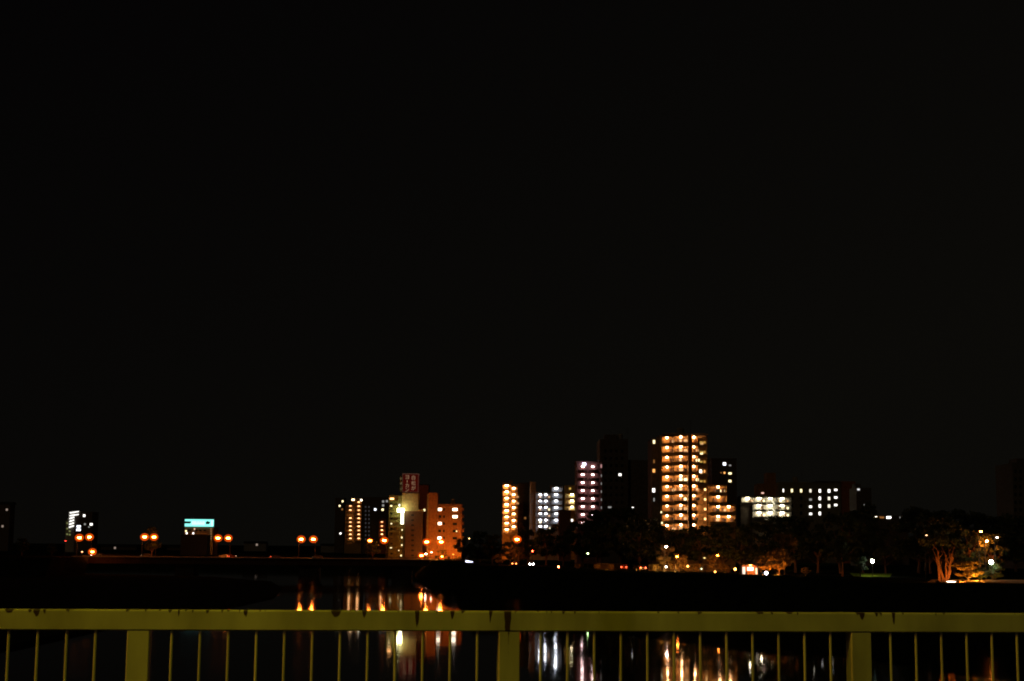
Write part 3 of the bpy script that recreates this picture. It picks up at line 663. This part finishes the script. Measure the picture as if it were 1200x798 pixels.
TREES = [(436, 631, 655, 'dark rounded tree at bridge end left of the floodlit brown tower', 0, 1.15), (545, 628, 560, 'dark tree right of the orange lit block', 1, 1.0),
 (562, 622, 540, 'dark tree left of the slim orange lamp block', 0, 1.), (577, 626, 520, 'lower dark tree under the slim orange lamp block', 3, 1.1), (598, 633, 500, 'small tree below the single orange street lamp', 4, .9),
 (618, 619, 515, 'dark tree under the plain dark slab', 0, 1.), (640, 618, 500, 'dark tree directly under the cold white lamp columns', 3, 1.1), (660, 615, 480, 'dark tree under the low brown block', 1, .9),
 (683, 610, 470, 'dark tree covering the foot of the pink lit block', 0, 1.1), (705, 598, 450, 'tall dark tree right of the pink lit block', 3, 1.), (728, 594, 440, 'tall dark tree in front of the unlit dark tower', 0, 1.), (750, 604, 425, 'broad dark tree left of the tallest tower', 4, .9),
 (772, 615, 410, 'dark tree under the left corner of the tallest tower', 0, 1.), (795, 619, 405, 'dark tree under the middle of the tallest tower', 1, .9), (820, 616, 400, 'dark tree under the right corner of the tallest tower', 3, 1.1), (846, 613, 395, 'dark tree under the stepped wing', 0, 1.1), (868, 613, 392, 'dark tree left of the low white gallery building', 4, .8),
 (892, 611, 385, 'dark tree under the white lit galleries', 0, 1.1), (932, 606, 385, 'dark tree at the left foot of the window grid block', 3, 1.1), (958, 607, 380, 'dark tree under the window grid', 1, .9), (985, 601, 375, 'dark tree at right foot of the window grid block', 0, 1.1), (1011, 590, 380, 'tall narrow dark tree over the two faint lights', 2, 1.0),
 (1038, 613, 378, 'low dark tree under the three rooftop lights', 1, .9), (1076, 594, 400, 'dark tree right of the three rooftop lights', 0, .95), (1090, 596, 390, 'dark tree left of the lit park trees', 4, .8), (1118, 597, 395, 'dark tree behind the orange lit trunks', 3, 1.1), (1147, 600, 400, 'dark tree behind the lit park crown', 0, 1.1), (1172, 603, 395, 'dark tree behind the bright globe lamp at right', 1, .9), (1202, 606, 380, 'dark tree at the right edge', 3, 1.1), (1232, 604, 380, 'dark tree beyond the right edge', 0, 1.),
 (70, 652, 585, 'low dark tree before the bridge head on the left bank', 1, 1.6), (60, 636, 700, 'dark tree on the left bank beside the bridge head', 0, 1.2), (25, 630, 690, 'dark tree near the left edge on the left bank', 3, 1.2), (-15, 626, 690, 'dark tree beyond the left edge on the left bank', 1, 1.)]
for a in TREES: tree(a[0], a[1], a[2], a[3], a[4], a[5], group='dark trees along the banks')
# more trees closing the wood behind
for x, y, Y, l in ((700, 612, 500, 'dark tree behind the row, below the pinkish lamps'), (760, 612, 470, 'dark tree behind the row, left of the tower foot'), (912, 604, 440, 'dark tree right behind the white gallery trees'), (1084, 600, 440, 'dark tree in the second row right of the rooftop lights'), (1104, 600, 440, 'dark tree in the second row behind the orange trunks'), (1160, 604, 440, 'dark tree in the second row behind the globe lamp'), (1190, 608, 440, 'dark tree in the second row near the right edge')):
    tree(x, y, Y, l, int(x) % 2, 1.1, group='dark trees along the banks')

# lamp lit trees
tree(177, 617, 665, 'tree speckled orange behind the second pair of bridge lamps', 0, .8)
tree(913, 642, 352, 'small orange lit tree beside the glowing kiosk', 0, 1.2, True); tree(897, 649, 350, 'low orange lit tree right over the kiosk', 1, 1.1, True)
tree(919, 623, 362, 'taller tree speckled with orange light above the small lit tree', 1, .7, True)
tree(1136, 621, 305, 'park tree with orange lit lower leaves behind the shrub', 1, .75); tree(1163, 625, 307, 'park tree with a yellow lit crown over the globe lamp', 0, .9)
tree(1134, 656, 290, 'broad orange lit shrub in the park', 1, 1.6, True, 'shrub'); tree(1166, 660, 296, 'green lit shrub around the globe lamp', 0, 1.5, False, 'shrub'); tree(1150, 664, 293, 'small green lit shrub left of the globe lamp', 3, 1.5, False, 'shrub')
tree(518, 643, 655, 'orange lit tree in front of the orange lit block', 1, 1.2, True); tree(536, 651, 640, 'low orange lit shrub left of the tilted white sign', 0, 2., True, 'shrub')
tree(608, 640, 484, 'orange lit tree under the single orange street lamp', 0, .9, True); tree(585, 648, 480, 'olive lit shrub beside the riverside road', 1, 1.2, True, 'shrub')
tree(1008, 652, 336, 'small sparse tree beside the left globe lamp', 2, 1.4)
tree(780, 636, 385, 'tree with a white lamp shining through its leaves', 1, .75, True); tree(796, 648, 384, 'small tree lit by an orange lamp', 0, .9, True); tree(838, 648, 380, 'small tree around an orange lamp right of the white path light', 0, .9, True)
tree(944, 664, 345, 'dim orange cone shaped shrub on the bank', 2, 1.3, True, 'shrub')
for x, yt, l in ((700, 660, 'low shrub by the road under the pink lit block'), (716, 661, 'low shrub left of the red tail lights'), (745, 661, 'low shrub between the two cars with red lights'), (768, 660, 'low shrub left of the white path light'), (790, 659, 'low shrub right of the white path light'), (806, 661, 'low orange lit shrub in middle of the bank road'), (818, 660, 'low shrub before the white signal light'), (848, 660, 'low shrub left of the orange doorway'), (676, 660, 'low olive lit shrub right of the bright red light')):
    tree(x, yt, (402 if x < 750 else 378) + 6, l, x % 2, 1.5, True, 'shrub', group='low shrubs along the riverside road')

# bare lit trunks in the park
b0 = gp(1106, 284)
root = thing('tree', 'orange lit tree forking into several bare trunks in the park', 'tree', b0)
k = 284 / F_PX
litbark = mat('pale_bark', (.36, .19, .08), .9, .35, 5, bump=.5)  # lighter, warmer copy of bark with the lamplight put into its colour
tr = random.Random(5)
for pts_ in ([(0, 0), (-1.6, 8), (-3.8, 17), (-5.2, 26), (-5.0, 36)], [(1, 0), (1.8, 9), (1.0, 17), (2.6, 25), (1.9, 32)], [(2.5, 0), (3.6, 8), (4.6, 16), (7, 25), (8.2, 33)], [(-4, 0), (-4.6, 9), (-4.4, 18), (-6.2, 29)], [(3, 3), (5.6, 12), (6.0, 20), (9.6, 28)]):
    mb = MB(); r = .27; q0 = None
    for i in range(len(pts_)-1):
        a, c = pts_[i], pts_[i+1]; pa = q0 or Vector((a[0]*k*1.25, 0, a[1]*k)); pc = Vector((c[0]*k*1.25 + tr.uniform(-.08, .08), tr.uniform(-.3, .3), c[1]*k))
        mb.tube(pa, pc, r, r * .82, 9); r *= .82; q0 = pc
        if i:
            e1 = pc + Vector((tr.uniform(-.9, .9), tr.uniform(-.5, .5), tr.uniform(.7, 1.5))); mb.tube(pc, e1, r * .5, r * .25, 6); mb.tube(e1, e1 + Vector((tr.uniform(-.7, .7), .1, .9)), r * .25, .02, 5)
    mb.build('trunk', litbark, root)
mbc, cl = crown_mesh(77, 'wide'); o = mbc.build('crown', leaf, root); o.scale = (9, 7, 8); o.location = (0, 3, 4.6)
p = gp(987, 336); root = thing('tree', 'slim pale trunk standing on the lawn edge', 'tree', p); MB().tube((0, 0, 0), (.1, 0, 2.6), .22, .16).tube((.1, 0, 2.6), (-.2, .1, 5), .16, .08).build('trunk', litbark, root)
mbc, cl = crown_mesh(78, 'tall'); o = mbc.build('crown', leaf, root); o.scale = (7, 7, 7); o.location = (0, 1, 1.5)

# ------------------------------------------------------------------ park and road lamps
glb = emi('globe_white', (.90, 1, .78), 70)
globe_lamp(1022.3, 657, 336, 'white globe lamp over the lit green lawn', glb, .34)
globe_lamp(1161.5, 658, 294, 'brightest white globe lamp beside the green lit shrub', emi('globe_white_big', (.90, 1, .74), 70), .38)
globe_lamp(898, 671, 341, 'low bluish white globe light beside the kiosk', emi('globe_blue', (.80, .80, 1), 14), .36)
street_lamp(606, 631.5, 486, 'lone orange street lamp under the slim orange lamp block', sod, 1.1, .8, bloom=1.4)
street_lamp(1149.6, 622.3, 300, 'small orange lamp at the top of the lit park tree', sod, .40, .5); street_lamp(1156.5, 633.5, 303, 'yellow orange lamp inside the lit park crown', emi('sodium_park', ORANGE, 3600), .34, .4); street_lamp(1168.5, 629.3, 300, 'small white lamp among the yellow lit leaves', emi('lamp_white_pt', WHITE, 14), .42, .5); street_lamp(1085.8, 626.6, 330, 'tiny orange lamp alone before the dark wood', emi('lamp_orange_pt', (1, .5, .25), 6), .36, .4)  # the lamp inside the crown is added to brighten the leaves around it
street_lamp(780.7, 640.2, 381, 'pinkish white lamp shining through a tree', emi('lamp_pinkwhite', (1, .72, .62), 70), .55, .5); street_lamp(793.5, 651.6, 380, 'orange lamp beside a small lit tree', sod_small, .5, .5); street_lamp(841, 650.3, 376, 'orange lamp at right of the white path light', sod_small, .42, .5); street_lamp(825.6, 653.2, 377, 'dim yellow lamp left of the orange lamp', emi('lamp_dimyellow', (1, .7, .25), 3), .45, .4)
globe_lamp(780.6, 663.6, 374, 'white path light low on the bank road', emi('path_white', (1, .88, .78), 14), .22); globe_lamp(822, 666, 373, 'small pale green path light', emi('path_green', (.85, 1, .75), 3), .18); globe_lamp(861.5, 666.4, 362, 'orange path light left of the kiosk', emi('path_orange', (1, .36, .07), 12), .3); globe_lamp(838, 669.4, 369, 'dim orange path light right of the pale green light', emi('path_dimor', (1, .4, .08), 5), .26); globe_lamp(806, 663, 374, 'orange path light among the low shrubs', emi('path_or2', (1, .35, .06), 16), .22)
street_lamp(108.2, 646, 628, 'reddish orange lamp at the left bridge head', sod_small, 1.3, .4, bloom=1.7); street_lamp(96.2, 646, 634, 'dim small orange lamp at the left bridge head', emi('lamp_dim_orange', (1, .4, .15), 8), .6, .3); street_lamp(76.8, 633.3, 700, 'tiny red lamp on the left bank', emi('lamp_red', (1, .05, .03), 5), .7, .1)
street_lamp(494, 650.4, 662, 'bright orange lamp at the foot of the brown tiled tower', sod, 1.1, -.3, bloom=1.6); street_lamp(499, 648.5, 666, 'pinkish white lamp between the tower and orange lit block', emi('lamp_pk', (1, .6, .45), 60), .7, .3); street_lamp(505.7, 646.6, 668, 'small salmon lamp at the foot of the orange lit block', emi('lamp_salmon', (1, .45, .3), 30), .6, .3); street_lamp(518.4, 651.6, 660, 'orange lamp inside the orange lit tree', sod, 1.0, .3, bloom=1.5)
street_lamp(549.8, 630.6, 660, 'small yellow lamp alone right of the orange lit block', emi('lamp_yel', (1, .6, .2), 20), .6, .3); street_lamp(577.5, 630.6, 540, 'tiny yellow lamp left of the lone orange street lamp', emi('lamp_yel2', (1, .75, .3), 8), .5, .3); street_lamp(531, 649, 650, 'dim amber lamp over the orange lit shrub', emi('lamp_amb', (1, .5, .1), 5), .6, .3)
# added, unseen floodlights with shields, put in to brighten walls and trees
def floodlight(px, py, Y, label, lum, sz=.5, col=(1, .28, .03), zg=GZ):
    h = P(px, py, Y); H = max(.45, h.z - zg); root = thing('floodlight', label, 'floodlight', (h.x, h.y, zg))  # each of these is an added, unseen light
    MB().tube((0, 0, 0), (0, 0, H - sz * .62), .06).build('pole', steel, root)
    hd = MB().box(-sz * .6, sz * .6, -.12, -.04, H - sz * .6, H + sz * .6).box(-sz * .6, sz * .6, -.039, sz * .5, H + sz * .52, H + sz * .6).build('housing', dgrey, root)
    MB().box(-sz * .5, sz * .5, -.03, .05, H - sz * .5, H + sz * .5).build('lamp', emi('flood_%d_%d' % (px, py), col, lum), hd)
floodlight(511, 652, 684, 'shielded floodlight aimed at the stair tower of the orange lit block', 700, .9)
floodlight(526, 653, 684, 'shielded floodlight aimed at the middle of the orange lit block', 780, .9)
floodlight(539, 654, 684, 'shielded floodlight aimed at the right side of the orange lit block', 560, .9)
floodlight(484, 655, 686, 'shielded floodlight at the foot of the brown tiled front', 10, .8)
floodlight(222, 633, 806, 'shielded floodlight aimed at the wall under the teal sign, left', 75, .8, (1, .36, .06))
floodlight(243, 633, 806, 'shielded floodlight aimed at the wall under the teal sign, right', 50, .8, (1, .45, .10))
floodlight(911, 673.5, 346, 'shielded ground floodlight under the small orange lit tree', 1600, .4)
floodlight(894, 673.5, 345, 'shielded ground floodlight under the low tree by the kiosk', 800, .4)
floodlight(1128, 681, 284, 'shielded ground floodlight before the broad orange shrub', 700, .4)
floodlight(1148, 681, 286, 'shielded ground floodlight under the yellow lit crown', 2600, .4, (1, .40, .04))
floodlight(514, 656, 648, 'shielded ground floodlight under the orange lit tree by the tower', 1800, .5)
floodlight(534, 659, 632, 'shielded ground floodlight before the low orange shrub', 1500, .5)
floodlight(944, 676, 338, 'shielded ground floodlight under the cone shaped shrub', 160, .4)
floodlight(712, 669, 402, 'shielded ground floodlight before the shrubs under the pink lit block', 480, .4)
floodlight(746, 669.5, 391, 'shielded ground floodlight between the cars with red lights', 700, .4)
floodlight(770, 670, 380, 'shielded ground floodlight left of the white path light', 950, .4, (1, .5, .12))
floodlight(792, 670, 379, 'shielded ground floodlight right of the white path light', 800, .4, (1, .45, .1))
floodlight(813, 671, 377, 'shielded ground floodlight before the orange lit low shrub', 1100, .4)
floodlight(848, 671, 371, 'shielded ground floodlight left of the orange path light', 800, .4)
floodlight(600, 662, 470, 'shielded ground floodlight under the lone street lamp', 700, .4)

# traffic lights, signals
def signal(px, py, Y, label, lit, col):
    h = P(px, py, Y); root = thing('traffic_light', label, 'traffic light', (h.x, h.y, GZ)); H = h.z - GZ
    MB().tube((0, .2, 0), (0, .2, H + .3), .08).build('pole', steel, root); hd = MB().box(-.7, .7, -.1, .12, -.28 + H, .28 + H).build('housing', dgrey, root)
    for i, x in enumerate((-.45, 0, .45)): MB().tube((x, -.16, H), (x, -.104, H), .2, .2, 12).build('lens', col if i == lit else glass, hd)
red = emi('signal_red', (1, .06, .02), 40); grn = emi('signal_green', (.55, 1, .30), 16)
signal(624, 645.2, 470, 'red traffic light above the car with white headlights', 1, red); signal(688.8, 648, 430, 'green traffic light in the dark trees', 1, grn); signal(654.5, 663.6, 424, 'bright red stop signal low beside the road', 1, emi('signal_red_strong', (1, .10, .03), 110))
MB_ = None
# tilted white sign
h = P(549.8, 658, 560); root = thing('lit_sign', 'small tilted bluish white lit sign on the bank', 'sign', (h.x, h.y, GZ)); H = h.z - GZ
o = MB().box(-1.3, 1.3, -.1, .1, -.4, .4).build('sign_panel', emi('sign_bluewhite', (.75, .75, 1), 3), root); o.location.z = H; o.rotation_euler.y = R_(10); MB().tube((0, .2, 0), (0, .2, H), .07).build('pole', steel, root)
# ground floodlight
p = gp(1114, 281); root = thing('ground_floodlight', 'long white floodlight lying on the grass before the orange trunks', 'floodlight', p)
MB().box(-.95, .95, -.15, .15, 0, .10).build('housing', dgrey, root); MB().ball((0, 0, .2), .9, .12, .1).build('lamp', emi('flood_white', (1, .93, .85), 5), root)
# small unseen sodium uplights, added to light the bare trunks
for x, y, l in ((1098, 279, 'sodium uplight on the grass left of the bare trunks'), (1121, 280, 'sodium uplight on the grass right of the bare trunks')):
    p = gp(x, y); root = thing('ground_floodlight', l, 'floodlight', p)
    MB().box(-.25, .25, -.3, -.22, 0, .4).build('housing', dgrey, root)
    MB().box(-.2, .2, -.2, -.12, .08, .36).build('lamp', emi('uplight', (1, .27, .02), 420), root)
# lawn patch
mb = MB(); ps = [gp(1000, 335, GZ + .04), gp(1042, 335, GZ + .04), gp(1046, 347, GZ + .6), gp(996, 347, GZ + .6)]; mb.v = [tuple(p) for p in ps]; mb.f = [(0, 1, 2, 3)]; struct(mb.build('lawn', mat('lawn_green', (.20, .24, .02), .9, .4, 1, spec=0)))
mb = MB(); ps = [gp(1086, 281, GZ + .04), gp(1206, 281, GZ + .04), gp(1206, 291, GZ + .45), gp(1092, 291, GZ + .45)]; mb.v = [tuple(p) for p in ps]; mb.f = [(0, 1, 2, 3)]; struct(mb.build('park_path', mat('sandy_path', (.25, .19, .12), .95, .4, 1, spec=0)))  # pale strip added on the grass so the lamp-lit ground line shows
# kiosk
p = gp(879, 352); root = thing('kiosk', 'small glowing kiosk with an open lit front on the bank', 'kiosk', p); k = 352 / F_PX
kw = mat('kiosk_wall', (.45, .22, .12))
MB().box(-9*k, 9*k, .4, 4, 0, 11*k).build('wall', kw, root); MB().box(-10*k, 10*k, -1.2, 4.2, 11.05*k, 12.2*k).build('roof', dgrey, root)
MB().box(-8.6*k, -5.4*k, .3, .39, .4*k, 8.6*k).build('lit_door', emi('kiosk_white', (1, .95, .8), 1.0), root); MB().box(-3*k, 4*k, .3, .39, 4.4*k, 8.4*k).build('lit_window', emi('kiosk_bright', (1, .85, .7), 2.4), root); MB().box(6.4*k, 8.6*k, .3, .39, .4*k, 7.6*k).build('lit_door', emi('kiosk_cream', (1, .85, .6), 1.0), root)
MB().box(-1*k, 1*k, -.6, -.3, 10.2*k, 10.8*k).build('lamp', emi('kiosk_lamp', (1, .35, .05), 70), root)
MB().box(-4*k, 5*k, -.3, .29, 0, 3.6*k).build('counter', kw, root)
# shop fronts and walls behind the bank road, lit by the path lights
for x0, x1, yt, Y, l, col in ((700, 727, 660, 418, 'low garden wall left of the red tail lights', (.10, .07, .04)), (760, 800, 660.5, 394, 'low garden wall behind the white path light', (.11, .08, .05)), (802, 856, 661, 392, 'long low wall behind the low path lights', (.10, .07, .04))):
    a = gp(x0, Y); c = gp(x1, Y); H = P(x0, yt, Y).z - GZ; root = thing('garden_wall', l, 'wall', a); MB().box(0, c.x - a.x, 0, .3, 0, H).build('wall', mat('gw' + str(x0), col), root); MB().box(-.05, c.x - a.x + .05, -.05, .35, H + .003, H + .12).build('coping', concrete, root)

# ------------------------------------------------------------------ cars
def car(px, Y, rz, label, col, front=False, rear=False, zg=GZ + .04, hl=None, tl=None):
    root = thing('car', label, 'car', gp(px, Y, zg), rz); bm_ = mat('car_paint_' + str(col), col, .3, .05, spec=.5)
    prof = [(-2.1, .3), (2.1, .3), (2.15, .6), (2.0, .85), (1.1, .95), (.45, 1.42), (-1.1, 1.46), (-1.75, 1.0), (-2.12, .92)]
    mb = MB(); mb.prism(prof, -.8, .8); mb.build('body', bm_, root)
    for s_ in (-1, 1):
        yy = .803 * s_; MB().prism([(-1.5, 1.0), (.85, 1.0), (.4, 1.34), (-1.05, 1.38)], min(yy, yy + .01*s_), max(yy, yy + .01*s_)).build('side_window', glass, root)
        for x in (-1.3, 1.35):
            wq = MB().tube((x, .70*s_, .32), (x, .86*s_, .32), .32, .32, 14).build('wheel', mat('tyre', (.02, .02, .02), .9), root); MB().tube((x, .861*s_, .32), (x, .875*s_, .32), .19, .19, 10).build('rim', steel, wq)
        MB().ball((2.1, .58*s_, .66), .1, .2, .13).build('headlight', hl or glass, root); MB().ball((-2.1, .62*s_, .74), .08, .16, .13).build('taillight', tl or emi('tail_off', (1, 0, 0), .02), root)
    MB().prism([(.62, 1.0), (1.06, .99), (.52, 1.37)], -.68, .68)
    return root
HL = emi('headlight_white', (1, .92, .88), 130); TL = emi('taillight_red', (1, .07, .03), 26); TLS = emi('taillight_soft', (1, .10, .04), 12); HLS = emi('headlight_soft', (1, .75, .55), 14)
car(623, 462, R_(-90), 'car facing the river with two bright white headlights', (.25, .25, .26), hl=HL)
car(604, 470, R_(-100), 'car with dull orange lights left of the white headlight car', (.2, .05, .03), hl=emi('headlight_orange', (1, .25, .06), 14))
car(732, 404, R_(80), 'car with dim red tail lights left of the brighter tail lights', (.3, .05, .04), tl=TLS); car(753, 394, R_(90), 'car with two bright red tail lights on the bank road', (.05, .05, .05), tl=TL)
car(262, BY + 4, R_(160), 'pale car driving over the middle of the bridge', (.7, .68, .6), hl=HLS, tl=TLS); car(270, BY + 9, R_(15), 'second car on the bridge just right of the pale car', (.4, .1, .08), hl=HLS, tl=TLS)
car(112.5, BY + 3, R_(-150), 'car with small white headlights at the left bridge end', (.3, .3, .3), hl=emi('headlight_mid', (1, .85, .7), 22)); car(171, BY + 5, R_(-170), 'dark car with one white light below the second bridge lamp', (.1, .1, .1), hl=HLS)
car(323, BY + 8, R_(10), 'dark car with a red tail light left of the bridge pier', (.12, .1, .1), tl=TLS); car(372, BY + 4, R_(170), 'dark car with a faint light right of the bridge pier', (.1, .1, .12), hl=emi('headlight_faint', (.9, 1, .8), 3))
